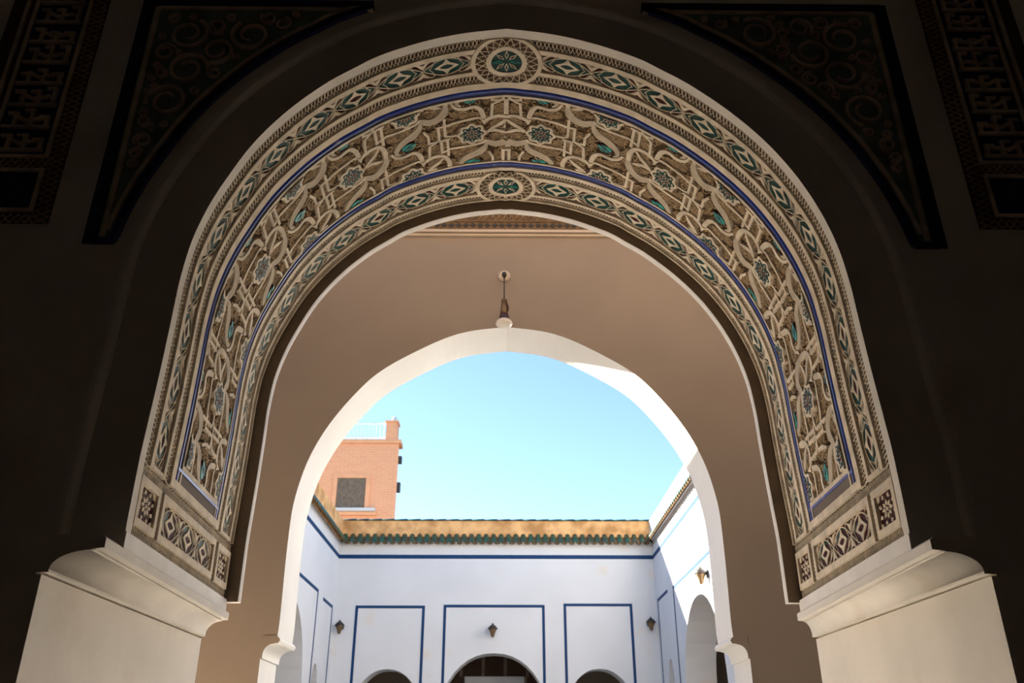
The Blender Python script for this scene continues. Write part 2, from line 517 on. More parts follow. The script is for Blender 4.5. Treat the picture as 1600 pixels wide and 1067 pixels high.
# chains of medallions
def lens(x, a, n=14):   # pointed oval half-height at x in [-1,1]
    return a*(1-abs(x)**1.7)
def medallion(mp, s0, per, tc, wd, axis='s', name='medallion', parent=None):
    b = MB()
    def q(x, y, h):
        if axis == 's': return mp(s0 + x*per, tc + y*wd, h)
        return mp(s0 + y*wd, tc + x*per, h)
    lw = .0062/per; 
    def loc(x, y): return (x, y*1.0)
    # work in a metric local frame
    def qm(x, y, h): return q(x/per, y/wd, h)
    P_, W_ = per, wd
    H0, H1 = -.0165, -.0090
    # green inlay (vesica)
    up = [(-.46*P_ + .92*P_*i/16, .46*W_*math.cos(PI*(-.46+.92*i/16))) for i in range(17)]
    b.poly(qm, up + [(x, -y) for x, y in up[::-1][1:-1]], -.018, -.0135, 1, .97)
    # two crossing waves and the thin looping lines between them
    for sg in (1, -1):
        path = [(-.5*P_ + P_*i/20, sg*.47*W_*math.cos(PI*(-.5+i/20))) for i in range(21)]
        b.ribbon(qm, path, .0042, H0, H1)
        for ex in (1, -1):
            lp = [(.47*P_, sg*.16*W_), (.38*P_, sg*.40*W_), (.29*P_, sg*.46*W_), (.255*P_, sg*.34*W_), (.31*P_, sg*.14*W_), (.37*P_, -sg*.02*W_)]
            b.ribbon(qm, spline([(ex*x, y) for x, y in lp], 4), .0032, H0, H1-.001)
    # white flower: a pair of pointed crescents round a red eye
    n_ = 12
    for sg in (1, -1):
        out = []
        for i in range(n_+1):
            x = 2*i/n_-1
            y = .25*(1-abs(x)**1.4) + .21*max(0, 1-abs(x)/.30)**1.3
            out.append((.255*P_*x, sg*W_*y))
        inn = [(.15*P_*(2*i/n_-1), sg*W_*.125*(1-abs(2*i/n_-1)**1.8)) for i in range(n_+1)]
        vs = [qm(*p, H0) for p in out] + [qm(*p, H1) for p in out] + [qm(*p, H1) for p in inn] + [qm(*p, H0) for p in inn]
        k = n_+1
        b.add(vs, [(r*k+i, r*k+i+1, (r+1)*k+i+1, (r+1)*k+i) for r in range(3) for i in range(n_)])
    eye = [(.15*P_*math.cos(2*PI*i/12), .115*W_*math.sin(2*PI*i/12)) for i in range(12)]
    b.poly(qm, eye, -.018, -.0125, 2, .97)
    # tulip leaves above and below both nodes (half each side)
    for ex in (-1, 1):
        for sg in (1, -1):
            pts = [(ex*.5*P_, sg*.04*W_), (ex*.47*P_, sg*.20*W_), (ex*.43*P_, sg*.33*W_), (ex*.36*P_, sg*.44*W_), (ex*.43*P_, sg*.43*W_), (ex*.5*P_, sg*.34*W_)]
            b.poly(qm, pts, H0, H1, 0, .98)
    return b.build(name, [M['cream'], M['green'], M['red']], parent)

NM = 12
for T, nm in ((T_CH1, 11), (T_CH2, 11)):
    tc = (T[0]+T[1])/2; wd = T[1]-T[0]
    g = MB(); g.rect(soffit, -F_END, F_END, T[0]-.004, T[1]+.004, BASE-.004, -.016, 0, .03, .001)
    band = g.build('medallion_band', M['red'], lining)
    s_first = .165
    per = (F_END - .012 - s_first)/nm
    for sg, mp in ((-1, soffit_l), (1, soffit)):
        for k in range(nm):
            medallion(mp, s_first + per*(k+.5), per, tc, wd, parent=band)
        hf = MB()          # half figure between the boss and the first medallion
        for g_ in (1, -1):
            hf.ribbon(mp, spline([(s_first, tc), (s_first-.030, tc+g_*wd*.20), (s_first-.060, tc+g_*wd*.42), (s_first-.075, tc+g_*wd*.47)], 4), .0042, -.0165, -.005)
            hf.poly(mp, [(s_first, tc+g_*wd*.04), (s_first-.007, tc+g_*wd*.20), (s_first-.030, tc+g_*wd*.44), (s_first, tc+g_*wd*.34)], -.0165, -.005, 0, .98)
            hf.ribbon(mp, spline([(s_first-.008, tc+g_*wd*.12), (s_first-.045, tc+g_*wd*.05), (s_first-.06, tc-g_*wd*.2), (s_first-.085, tc-g_*wd*.30)], 4), .0034, -.0165, -.006)
        hf.build('half_medallion', M['cream'], band)
        e = MB(); e.rect(mp, F_END-.014, F_END, T[0]-.002, T[1]+.002, BASE, 0.0, 0, .03, .002)
        e.build('band_end', M['cream'], band)
    # round boss at the crown
    cr = MB()
    lo_t, hi_t = (.051, .333) if T is T_CH1 else (1.056, 1.323)
    def cl(p): return (p[0], min(max(p[1], lo_t), hi_t))
    def circ(r, n=48): return [cl((r*math.cos(2*PI*i/n), tc + r*math.sin(2*PI*i/n))) for i in range(n)]
    R = .100
    def disc(r1, r0, h, mi, k=6):
        rr_ = [r0 + (r1-r0)*i/k for i in range(k+1)]; P = [circ(R*r) for r in rr_]; n = len(P[0])
        cr.add([soffit(*p, h) for q_ in P for p in q_], [(i*n+j, i*n+(j+1) % n, (i+1)*n+(j+1) % n, (i+1)*n+j) for i in range(k) for j in range(n)], mi)
    disc(1.56, .80, .0012, 3)
    cr.ring(soffit, circ(R*1.66), circ(R*1.46), -.02, .006)
    cr.ring(soffit, circ(R*.96), circ(R*.72), -.02, .007)
    disc(.76, .01, .0018, 1)
    for i in range(22):
        a = 2*PI*i/22
        for d in (1, -1):
            p0 = (R*.94*math.cos(a), tc+R*.94*math.sin(a)); p1 = (R*1.48*math.cos(a+d*.30), tc+R*1.48*math.sin(a+d*.30))
            cr.ribbon(soffit, [cl((p0[0]+(p1[0]-p0[0])*k/4, p0[1]+(p1[1]-p0[1])*k/4)) for k in range(5)], .0034, .001, .0055)
    for i in range(8):
        a = 2*PI*i/8
        pt = lambda r, da: (R*r*math.cos(a+da), tc + R*r*math.sin(a+da))
        cr.poly(soffit, [pt(.14, 0), pt(.40, .26), pt(.70, 0), pt(.40, -.26)], .002, .005, 0 if i % 4 else 2, .95)
        cr.poly(soffit, [pt(.22, 0), pt(.40, .14), pt(.58, 0), pt(.40, -.14)], .004, .006, 3 if i % 2 else 1, .95)
    cr.build('crown_boss', [M['cream'], M['green'], M['turq'], M['ground']], band)

# ---- wide central band: half-drop pattern of rosettes, straps, leaves and turquoise buds
W_MID = T_MID[1]-T_MID[0]; TCM = sum(T_MID)/2
S_ROS = .0600*ST; P_MID = .2264*ST; S_MID_END = .873*ST
g = MB(); g.rect(soffit, -F_END, F_END, T_MID[0]-.004, T_MID[1]+.004, BASE-.006, BASE+.001, 0, .03, .001)
mid = g.build('arabesque_band', M['ground'], lining)

def clip_half(pts, f):
    out = []; n = len(pts)
    for i in range(n):
        a, b = pts[i], pts[(i+1) % n]; fa, fb = f(a), f(b)
        if fa >= 0: out.append(a)
        if (fa >= 0) != (fb >= 0):
            t = fa/(fa-fb); out.append((a[0]+(b[0]-a[0])*t, a[1]+(b[1]-a[1])*t))
    return out
CLIPS = [lambda p: p[0], lambda p: S_MID_END-p[0], lambda p: p[1]-T_MID[0], lambda p: T_MID[1]-p[1]]
def clip_poly(pts):
    for f in CLIPS:
        pts = clip_half(pts, f)
        if len(pts) < 3: return []
    return pts
def clip_path(path, ws):
    runs = []; cur = []
    ok = lambda p: all(f(p) >= -1e-9 for f in CLIPS)
    for i, p in enumerate(path):
        if ok(p):
            if not cur and i:
                a = path[i-1]; lo, hi = 0, 1
                for _ in range(12):
                    m_ = (lo+hi)/2; r = (a[0]+(p[0]-a[0])*m_, a[1]+(p[1]-a[1])*m_)
                    if ok(r): hi = m_
                    else: lo = m_
                cur.append(((a[0]+(p[0]-a[0])*hi, a[1]+(p[1]-a[1])*hi), ws[i]))
            cur.append((p, ws[i]))
        elif cur:
            a = path[i-1]; lo, hi = 0, 1
            for _ in range(12):
                m_ = (lo+hi)/2; r = (a[0]+(p[0]-a[0])*m_, a[1]+(p[1]-a[1])*m_)
                if ok(r): lo = m_
                else: hi = m_
            cur.append(((a[0]+(p[0]-a[0])*lo, a[1]+(p[1]-a[1])*lo), ws[i]))
            runs.append(cur); cur = []
    if cur: runs.append(cur)
    return [r for r in runs if len(r) > 1]

H_G, H_T = BASE, -.003
class Tile:
    """places 2-D shapes given in (u: periods, v: band widths) onto one side of the arch"""
    def __init__(s, mp, k, du, dv):
        s.mp = mp; s.k = k + du; s.dv = dv
    def pt(s, p): return (S_ROS + (s.k + p[0])*P_MID, TCM + (s.dv + p[1])*W_MID)
    def strap(s, b, P, w, n=6, h1=H_T, mi=0, h0=H_G, straight=False):
        Q = [s.pt(p) for p in P]
        ws = w if isinstance(w, list) else [w]*len(P)
        if straight:
            path = []; wl = []
            for i in range(len(Q)-1):
                for k in range(4):
                    t = k/4; path.append((Q[i][0]+(Q[i+1][0]-Q[i][0])*t, Q[i][1]+(Q[i+1][1]-Q[i][1])*t)); wl.append(ws[i])
            path.append(Q[-1]); wl.append(ws[-1])
        else:
            path = spline(Q, n); wl = []
            for i in range(len(path)):
                f = i/n; a = min(int(f), len(ws)-2); wl.append(ws[a] + (ws[a+1]-ws[a])*(f-a))
        for run in clip_path(path, wl):
            b.ribbon(s.mp, [r[0] for r in run], [r[1] for r in run], h0, h1, mi)
    def poly(s, b, P, h0, h1, mi=0, inset=.95):
        b.poly(s.mp, clip_poly([s.pt(p) for p in P]), h0, h1, mi, inset)
    def disc(s, b, c, a, bb, lob, n, sc, h0, h1, mi, inset=.97):
        P = []
        for i in range(n):
            th = 2*PI*i/n; r = sc*(1 + lob*math.cos(8*th))
            P.append((c[0]+a*r*math.cos(th), c[1]+bb*r*math.sin(th)))
        s.poly(b, P, h0, h1, mi, inset)

def visible(T, u, v, ru, rv):
    s_, t_ = T.pt((u, v))
    return s_ > -ru*P_MID*.6 and s_ < S_MID_END + .0 and t_ > T_MID[0]-rv*W_MID*.6 and t_ < T_MID[1]+rv*W_MID*.6

A_R, B_R = .112, .158
def tile(mp, k, du, dv):
    T = Tile(mp, k, du, dv)
    cm = [M['cream'], M['green'], M['red'], M['turq'], M['leaf']]
    # rosette
    if visible(T, 0, 0, A_R, B_R):
        b = MB()
        T.disc(b, (0, 0), A_R, B_R, .09, 48, 1.0, H_G, .004, 0)
        T.disc(b, (0, 0), A_R, B_R, .16, 48, .74, .003, .0055, 1, .99)
        for i in range(8):
            a = 2*PI*i/8
            c, sn = math.cos(a), math.sin(a)
            rp = lambda r, d: (A_R*(r*c - d*sn), B_R*(r*sn + d*c))
            T.poly(b, [rp(.08, 0), rp(.32, .12), rp(.54, 0), rp(.32, -.12)], .005, .0070, 0, .97)
            T.poly(b, [rp(.12, 0), rp(.32, .078), rp(.47, 0), rp(.32, -.078)], .0065, .0082, 2, .95)
            T.disc(b, rp(.66, 0), .0085, .011, 0, 8, 1.0, .005, .0075, 0)
        b.build('rosette', cm, mid)
    # interlaced angular straps
    if visible(T, .25, 0, .14, .3):
        b = MB(); w = .0135
        for P in ([(.115,.0),(.165,.0),(.205,-.02),(.205,-.29)], [(.165,-.175),(.255,-.175),(.255,.03),(.30,.045)],
                  [(.372,-.17),(.338,-.07),(.338,.03),(.27,.045)], [(.19,.035),(.19,.31)], [(.24,.045),(.24,.235),(.165,.20)],
                  [(.285,.05),(.335,.09),(.345,.28)], [(.165,.035),(.25,.04)]):
            T.strap(b, P, w, straight=True)
        b.build('angular_strapwork', cm, mid)
    # long straps passing above and below the rosette
    if visible(T, .05, 0, .2, .3):
        b = MB()
        T.strap(b, [(.205,-.175),(.12,-.20),(.02,-.215),(-.06,-.225),(-.10,-.17)], .015)
        b.build('long_strap', cm, mid); b = MB()
        T.strap(b, [(.17,.20),(.08,.205),(0,.20),(-.08,.175),(-.115,.13)], .015)
        b.build('long_strap', cm, mid)
    # loop of ribbon and broad leaf
    if visible(T, -.21, 0, .12, .25):
        b = MB()
        T.strap(b, [(-.10,-.16),(-.145,-.205),(-.214,-.225),(-.28,-.185),(-.312,-.08),(-.312,.03)], [.016,.026,.022,.02,.024,.02])
        T.strap(b, [(-.12,-.01),(-.17,-.055),(-.22,-.10),(-.265,-.17)], [.008,.02,.022,.01])
        T.strap(b, [(-.12,.01),(-.18,-.01),(-.235,.02),(-.28,.045)], [.008,.022,.022,.006])
        b.build('ribbon_loop', cm, mid)
        b = MB()
        T.strap(b, [(-.312,.02),(-.305,.10),(-.265,.18),(-.19,.215),(-.115,.16),(-.095,.13)], [.018,.036,.046,.046,.032,.01], h1=-.004, mi=4)
        b.build('broad_leaf', cm, mid)
    # turquoise bud with its cup and covering leaf
    if visible(T, .5, 0, .1, .2):
        b = MB()
        LE = [(.5 - .085, -.035)] + [(.5 + .075*math.cos(a) - .005, .065*math.sin(a)) for a in [(-.62 + 1.24*i/10)*PI for i in range(11)]]
        T.poly(b, LE, H_G, -.009, 2, .99)
        cxl, cyl = .505, -.003
        T.poly(b, [(cxl+(p[0]-cxl)*.80, cyl+(p[1]-cyl)*.80) for p in LE], -.011, -.005, 3, .93)
        for d in ((.02, .02), (-.02, -.01), (.0, .05)):
            T.strap(b, [(.5+d[0]-.03, d[1]-.05), (.5+d[0]+.03, d[1]+.02)], .004, h0=-.008, h1=-.004, mi=2, straight=True)
        b.build('turquoise_bud', cm, mid)
        b = MB()
        T.strap(b, [(.645,.005),(.612,.085),(.548,.120),(.47,.105),(.425,.17),(.402,.30),(.40,.345)], [.010,.018,.022,.020,.026,.022,.01])
        T.poly(b, [(.40,.30),(.375,.27),(.385,.34),(.40,.385),(.415,.34),(.43,.28)], H_G, .002, 0, .9)
        b.build('bud_cup', cm, mid)
        b = MB()
        T.strap(b, [(.385,-.33),(.40,-.235),(.445,-.165),(.52,-.115),(.585,-.04),(.60,.04),(.57,.075)], [.008,.030,.046,.044,.030,.018,.008], h1=-.006, mi=4)
        b.build('broad_leaf', cm, mid)
FILL = [[(.13,-.375),(.04,-.33),(-.05,-.305),(-.085,-.25),(-.02,-.245),(.08,-.235),(.16,-.27)],
        [(.185,-.155),(.13,-.165),(.07,-.175),(.11,-.12),(.14,-.06),(.185,-.04)],
        [(.155,.245),(.06,.24),(-.03,.225),(-.06,.30),(-.02,.35),(.06,.37),(.15,.36)],
        [(.165,.06),(.13,.05),(.11,.12),(.06,.175),(.12,.18),(.17,.17)],
        [(-.14,-.07),(-.20,-.115),(-.26,-.165),(-.22,-.185),(-.16,-.165)],
        [(-.15,.05),(-.21,.05),(-.28,.08),(-.24,.14),(-.18,.15),(-.13,.10)],
        [(.385,-.14),(.42,-.10),(.455,-.08),(.415,-.03),(.41,.06),(.375,.12),(.355,.03),(.36,-.08)],
        [(.27,-.13),(.325,-.12),(.32,-.02),(.27,.0)], [(.21,-.13),(.245,-.13),(.245,.0),(.215,.0)],
        [(.205,.08),(.23,.08),(.23,.20),(.205,.19)], [(.26,.10),(.32,.13),(.325,.25),(.26,.27)],
        [(.62,-.02),(.66,-.12),(.70,-.03),(.69,.10),(.64,.12)]]
def fill(mp, k, du, dv, b):
    T = Tile(mp, k, du, dv)
    for P in FILL:
        Q = [T.pt(p) for p in P]
        Q = clip_poly(spline(Q, 3, True))
        b.poly(mp, Q, BASE-.002, -.0115, 0, .90)
for mp in (soffit_l, soffit):
    fl = MB()
    for k in range(-1, 5):
        fill(mp, k, 0, 0, fl)
        for dv in (-.5, .5): fill(mp, k, .5, dv, fl)
    fl.build('carved_infill', M['infill'], mid, kind='stuff')
for mp in (soffit_l, soffit):
    for k in range(-1, 5):
        tile(mp, k, 0, 0)
        for dv in (-.5, .5): tile(mp, k, .5, dv)

# small vine scrolls carved in the ground
vn = MB()
rnd = random.Random(11)
for mp in (soffit_l, soffit):
    for i in range(12):
        for j in range(64):
            s0 = (j + rnd.uniform(.1, .9))*S_MID_END/64; t0 = T_MID[0] + .012 + (i + rnd.uniform(.1, .9))*(W_MID-.024)/12
            r = rnd.uniform(.013, .021); ph = rnd.uniform(0, 6.28); sg = rnd.choice((-1, 1))
            path = []
            for q_ in range(9):
                a = ph + sg*q_*.72; rr_ = r*(1 - q_/10.5)
                path.append((s0 + rr_*math.cos(a), min(max(t0 + rr_*math.sin(a), T_MID[0]+.003), T_MID[1]-.003)))
            vn.ribbon(mp, path, .0046, BASE-.002, -.0078)
vn.build('vine_scrolls', M['vine'], mid, kind='stuff')

# ---- foot of the bands: frame ends and three small panels on each side
def foot(mp, sg):
    S = lambda f: f*ST
    ft = MB()
    ft.rect(mp, S(.909), S(1.0), .054, 1.345, BASE-.004, -.014, 0, .03, .001)
    bed = ft.build('foot_bed', M['lattice_bed'], lining)
    b = MB()
    # closing frame of the central band
    fr = MB(); fr.rect(mp, S(.898), S(.9085), .336, 1.052, BASE, 0.001, 0, .03, .002); fr.build('frame_end', M['cream'], bed)
    fr = MB(); fr.rect(mp, S(.8835), S(.8975), .392, 1.012, BASE, -.004, 0, .03, .002); fr.build('bevel_strip', M['silver'], bed)
    fr = MB(); fr.rect(mp, S(.8795), S(.8835), .392, 1.012, BASE, .000, 0, .03, .003); fr.build('blue_strip', M['blue'], bed)
    fr = MB(); fr.rect(mp, S(.8735), S(.8795), .432, .972, BASE, .001, 0, .03, .002); fr.build('frame_end', M['cream'], bed)
    net = MB()
    lattice(net, mp, S(.911), S(.9235), .056, 1.343, .036, .0028, -.015, -.0090, 't')
    lattice(net, mp, S(.984), S(.997), .056, 1.343, .036, .0028, -.015, -.0090, 't')
    lattice(net, mp, S(.9235), S(.984), .272, .300, .036, .0028, -.015, -.0090, 's')
    lattice(net, mp, S(.9235), S(.984), 1.056, 1.096, .036, .0028, -.015, -.0090, 's')
    net.build('diamond_net', M['cream'], bed, kind='stuff')
    sill = MB(); sill.rect(mp, S(.9965), S(1.0)+.044, .0, 1.36, BASE-.01, .004, 0, .03, .002); sill.build('sill_strip', M['cream_white'], bed)
    for (a, c, kind) in ((.056, .270, 'star'), (.302, 1.052, 'chain'), (1.098, 1.322, 'star')):
        s0, s1 = S(.9245), S(.983); fw = .026
        pn = MB()
        o = [(s0, a), (s1, a), (s1, c), (s0, c)]; i_ = [(s0+fw, a+fw), (s1-fw, a+fw), (s1-fw, c-fw), (s0+fw, c-fw)]
        pn.ring(mp, o, i_, BASE, .001, 0)
        pn.poly(mp, i_, BASE, -.0135, 2, 1.0)
        cs, ct = (s0+s1)/2, (a+c)/2; hs, ht = (s1-s0)/2-fw, (c-a)/2-fw
        if kind == 'star':
            q_ = lambda x, y, h: mp(cs + x*hs, ct + y*ht, h)
            for i in range(8):
                an = 2*PI*i/8
                f = lambda r, d: (r*math.cos(an) - d*math.sin(an), r*math.sin(an) + d*math.cos(an))
                pn.poly(q_, [f(.20, 0), f(.36, .13), f(.60, 0), f(.36, -.13)], -.016, -.0085, 0, .95)
                an += PI/8
                pn.poly(q_, [f(.66, 0), f(.80, .14), f(1.0, 0), f(.80, -.14)], -.016, -.0085, 0, .95)
            for x in (-1, 1):
                for y in (-1, 1):
                    pn.poly(q_, [(x*.98, y*.98), (x*.62, y*.98), (x*.72, y*.72), (x*.98, y*.62)], -.016, -.0085, 0, .95)
            pn.poly(q_, [(.13*math.cos(i*PI/4), .13*math.sin(i*PI/4)) for i in range(8)], -.016, -.0080, 0, .9)
        pn_o = pn.build('foot_panel', [M['cream'], M['green'], M['red']], lining)
        if kind == 'chain':
            per = (2*ht)/3
            for k in range(3):
                medallion(mp, cs, per, ct - ht + per*(k+.5), 2*hs, axis='t', parent=pn_o)
both(foot)

# ------------------------------------------------------------------ carved panels on the hall wall, either side of the arch
def hall_map(x, z, h): return (x, YW - h, z)
def arc_off(off, s):
    x, z, nx, nz = prof(s); k = off*(0.80+.20*abs(nx))
    return (x + nx*k, z + nz*k)
def spandrel(sg):
    # outline: vertical outer side, level top, lower side following the arch
    xo = KW*(-1.500 if sg < 0 else 1.590); zt = EYE + KW*2.862; zb = EYE + KW*1.68
    arc = []
    for i in range(41):
        s = sg*(ST*.02 + (ST*.62)*i/40)
        x, z = arc_off(.280, s)
        if zb + .02 < z < zt and (x-xo)*sg < 0: arc.append((x, z))
    root = empty('spandrel_panel', (xo, YW, zb))
    tag(root, 'dark carved spandrel panel with blue border, %s of the arch crown' % ('left' if sg < 0 else 'right'), 'carved panel', 'spandrel panels')
    top_in = (arc[0][0], zt)
    outline = [top_in] + arc + [(arc[-1][0] + sg*.01, zb), (xo, zb), (xo, zt)]
    b = MB(); b.poly(hall_map, outline, .0005, .006, 0, 1.0); b.build('panel_bed', M['bed_green'], root)
    f = MB(); f.ribbon(hall_map, arc + [(arc[-1][0]+sg*.01, zb)], .030, .0005, .016); f.build('blue_border', M['black_blue'], root)
    f = MB(); f.ribbon(hall_map, [(xo, zb-.01), (xo, zt+.012)], .045, .0005, .016); f.build('blue_border', M['black_blue'], root)
    f = MB(); f.ribbon(hall_map, [(arc[0][0]-sg*.0, zt), (xo, zt)], .030, .0005, .016); f.build('blue_border', M['black_blue'], root)
    f = MB(); f.ribbon(hall_map, [(arc[-1][0], zb), (xo, zb)], .020, .0005, .016); f.build('blue_border', M['black_blue'], root)
    x2 = xo - sg*.046
    f = MB(); f.ribbon(hall_map, [(x2, zb+.02), (x2, zt-.03)], .020, .0005, .014); f.build('inner_fillet', M['relief'], root)
    f = MB(); f.ribbon(hall_map, [(arc[0][0], zt-.032), (x2, zt-.032)], .016, .0005, .014); f.build('inner_fillet', M['relief'], root)
    arc2 = [(x + sg*.030, z + .020) for x, z in arc if (x + sg*.030 - x2)*sg < 0]
    f = MB(); f.ribbon(hall_map, arc2, .018, .0005, .014); f.build('inner_fillet', M['relief'], root)
    # scrolling leaves
    def scroll(cx, cz, r, ph, d, turns=1.4, w=.014):
        m = MB(); path = []
        for k in range(26):
            a = ph + d*k/25*turns*2*PI; rr = r*(1-.62*k/25)
            path.append((cx + rr*math.cos(a), cz + rr*math.sin(a)))
        m.ribbon(hall_map, path, [w*(1-.4*k/25) for k in range(26)], .002, .018)
        return m.build('scroll', M['relief'], root)
    inner = [(x + sg*.046, z + .030) for x, z in arc2 and arc] + [(x2 - sg*.015, zb + .06), (x2 - sg*.02, zt - .055), (arc[0][0], zt - .055)]
    def inside(px, pz):
        c = False; n = len(inner)
        for i in range(n):
            (xa, za), (xb, zb_) = inner[i], inner[(i+1) % n]
            if (za > pz) != (zb_ > pz) and px < (xb-xa)*(pz-za)/(zb_-za) + xa: c = not c
        return c
    def clear(px, pz):
        d = 9
        for i in range(len(inner)):
            (xa, za), (xb, zb_) = inner[i], inner[(i+1) % len(inner)]
            l2 = (xb-xa)**2 + (zb_-za)**2 or 1e-9
            t = min(1, max(0, ((px-xa)*(xb-xa) + (pz-za)*(zb_-za))/l2))
            d = min(d, math.hypot(px-xa-t*(xb-xa), pz-za-t*(zb_-za)))
        return d
    rs = random.Random(21); got = []
    for want in (.088, .070, .056, .046, .036, .028, .021, .016):
        for _ in range(420):
            dx = rs.uniform(.04, 1.2); dz = rs.uniform(-1.15, -.04)
            px, pz = xo - sg*dx, zt + dz
            if not inside(px, pz) or clear(px, pz) < want*.96: continue
            if any(math.hypot(px-a, pz-c) < (want+r)*.93 for a, c, r in got): continue
            got.append((px, pz, want))
    for i, (px, pz, r) in enumerate(got):
        scroll(px, pz, r, 1.1*i, sg*(1 if i % 2 else -1), w=.006 + r*.11)
for sg in (-1, 1): spandrel(sg)

def inscription(sg):
    xi = KW*(-1.668 if sg < 0 else 1.755); zb = EYE + KW*1.755; zt = EYE + 3.45; wd = .42
    root = empty('inscription_panel', (xi, YW, zb))
    tag(root, 'tall dark carved inscription panel with lattice border, at the %s edge of the hall wall' % ('left' if sg < 0 else 'right'), 'carved panel', 'inscription panels')
    X = lambda d: xi + sg*d
    def rct(name, d0, d1, z0, z1, h, m):
        b = MB(); a, c = sorted((X(d0), X(d1))); b.box((a, YW-h, z0), (c, YW-.0005, z1)); return b.build(name, m, root)
    rct('panel_bed', 0, wd, zb, zt, .004, M['ground'])
    net = MB()
    a, c = sorted((X(.004), X(.060)))
    lattice(net, hall_map, a, c, zb, zt, .056, .005, .003, .010, 't')
    a, c = sorted((X(.06), X(wd)))
    lattice(net, hall_map, a, c, zb, zb+.04, .056, .005, .003, .010, 's')
    lattice(net, hall_map, a, c, zb+.262, zb+.30, .056, .005, .003, .010, 's')
    net.build('diamond_net', M['vine'], root, kind='stuff')
    for (z0, z1) in ((zb+.05, zb+.255), (zb+.305, zt)):
        rct('fillet', .068, .084, z0, z1, .014, M['relief'])
        rct('fillet', .300, .316, z0, z1, .014, M['relief'])
        rct('fillet', .084, .300, z0, z0+.016, .0139, M['relief'])
        rct('panel_bed', .084, .300, z0+.016, z1, .0055, M['black_blue'])
        if z1 < zb+.3: rct('fillet', .084, .300, z1-.016, z1, .0139, M['relief'])
    rct('fillet', .340, .356, zb+.05, zt, .014, M['relief'])
    # angular letters running up the panel (strokes as in the photograph, not readable)
    rn = random.Random(3)
    z = zb + .345
    while z < zt - .12:
        m = MB(); base = .285; w = .014
        m.ribbon(hall_map, [(X(.10), z), (X(.29), z)], w, .004, .017)
        for k in range(3):
            d = .115 + .065*k; hgt = rn.choice((.05, .085, .07))
            m.ribbon(hall_map, [(X(d), z), (X(d), z+hgt), (X(d+.035), z+hgt)], w, .004, .017)
        m.ribbon(hall_map, [(X(.13), z+.045), (X(.20), z+.03), (X(.25), z+.06)], w, .004, .017)
        m.build('letter_stroke', M['relief'], root)
        z += .115
    # square flower under the inscription
    m = MB(); cx_, cz_ = X(.192), zb + .152
    for k in range(8):
        a = 2*PI*k/8; f = lambda r, d: (cx_ + r*math.cos(a) - d*math.sin(a), cz_ + r*math.sin(a) + d*math.cos(a))
        m.poly(hall_map, [f(.015, 0), f(.045, .018), f(.078, 0), f(.045, -.018)], .004, .014, 0, .9)
    m.build('flower', M['green'], root)
for sg in (-1, 1): inscription(sg)

# ------------------------------------------------------------------ hall round the camera
def slab(name, a, b, m, label, cat='wall', kind='structure', parent=None):
    x = MB(); x.box(a, b); o = x.build(name, m, parent)
    if not parent: tag(o, label, cat, kind=kind)
    return o
YG, YG2 = 6.0, 6.45           # gallery side and court side of the second arch wall
YC = 15.5                     # far wall of the court
XL, XR = on_y(530, 870, YC).x, on_y(1020, 870, YC).x
slab('floor', (-7, -6, -.2), (7, YW, 0), M['hallfloor'], 'dark red tiled floor of the hall', 'floor')
slab('floor_gallery', (-7, YW, -.2), (7, YG2, 0), M['galleryfloor'], 'pale stone floor of the gallery, left unroofed for bounce light', 'floor')  # no roof over it, so daylight bounces up to the carving
slab('ceiling', (-6.2, -6, 6.8), (6.2, YW+.3, 7.0), M['dark_ceiling'], 'dark cedar ceiling of the hall', 'ceiling')
slab('wall_back', (-6.2, -6.2, 0), (6.2, -6, 7), M['hall_plaster'], 'hall wall behind the camera', 'wall')
slab('wall_left', (-6.2, -6, 0), (-6, YB, 7), M['hall_plaster'], 'left wall of the dark hall', 'wall')
slab('wall_right', (6, -6, 0), (6.2, YB, 7), M['hall_plaster'], 'right wall of the dark hall', 'wall')
slab('floor_courtyard', (-7, YG2, -.2), (7, YC+3.5, 0), M['courtfloor'], 'pale marble paving of the courtyard', 'floor')

# ------------------------------------------------------------------ gallery wall with the white arch
A2L = [(437.7,965),(445,889),(453,820),(460.6,778),(481.6,717),(516,660),(558,612),(593,580.6),(644,552),(717,520),(793,511)]
A2R = [(1142,971),(1132.6,889),(1123,820),(1111.6,759),(1092.5,713),(1058,660)]
L2 = [on_y(u, v, YG) for u, v in A2L]
R2p = [on_y(u, v, YG) for u, v in A2R]
cx2 = .5*(L2[0].x + R2p[0].x)
apz = L2[-1].z
hz = [(p.z, cx2 - p.x) for p in L2[:-1]] + [(apz, 0)]
hz = [(2.33, hz[0][1]+.004)] + hz
arc2_half = spline([(w, z) for z, w in hz], 6)          # bottom -> apex
for _ in range(6):
    arc2_half = [arc2_half[0]] + [tuple((arc2_half[i-1][c] + 2*arc2_half[i][c] + arc2_half[i+1][c])/4 for c in (0, 1)) for i in range(1, len(arc2_half)-1)] + [arc2_half[-1]]
arch2 = [(cx2 - w, z) for w, z in arc2_half] + [(cx2 + w, z) for w, z in arc2_half[::-1][1:]]
Z2B, Z2T = 2.30, EYE + .643*YG                          # impost height, cornice height
PIL = 1.615                                             # half width between the pilasters under the imposts
wg = MB()
XE = -3.45
ZWT = Z2T + .69
poly = [(XE, 0), (cx2-PIL, 0), (cx2-PIL, Z2B+.028), (arch2[0][0]-.0, Z2B+.028)] + arch2 + [(arch2[-1][0], Z2B+.028), (cx2+PIL, Z2B+.028), (cx2+PIL, 0), (7, 0), (7, ZWT), (XE, ZWT)]
n = len(poly)
wg.add([(x, YG, z) for x, z in poly], [tuple(range(n))], 0)
wg.add([(x, YG2, z) for x, z in poly], [tuple(range(n))], 1)
wg.add([(x, YG, z) for x, z in poly] + [(x, YG2, z) for x, z in poly], [(i, (i+1) % n, n+(i+1) % n, n+i) for i in range(n)], 1)
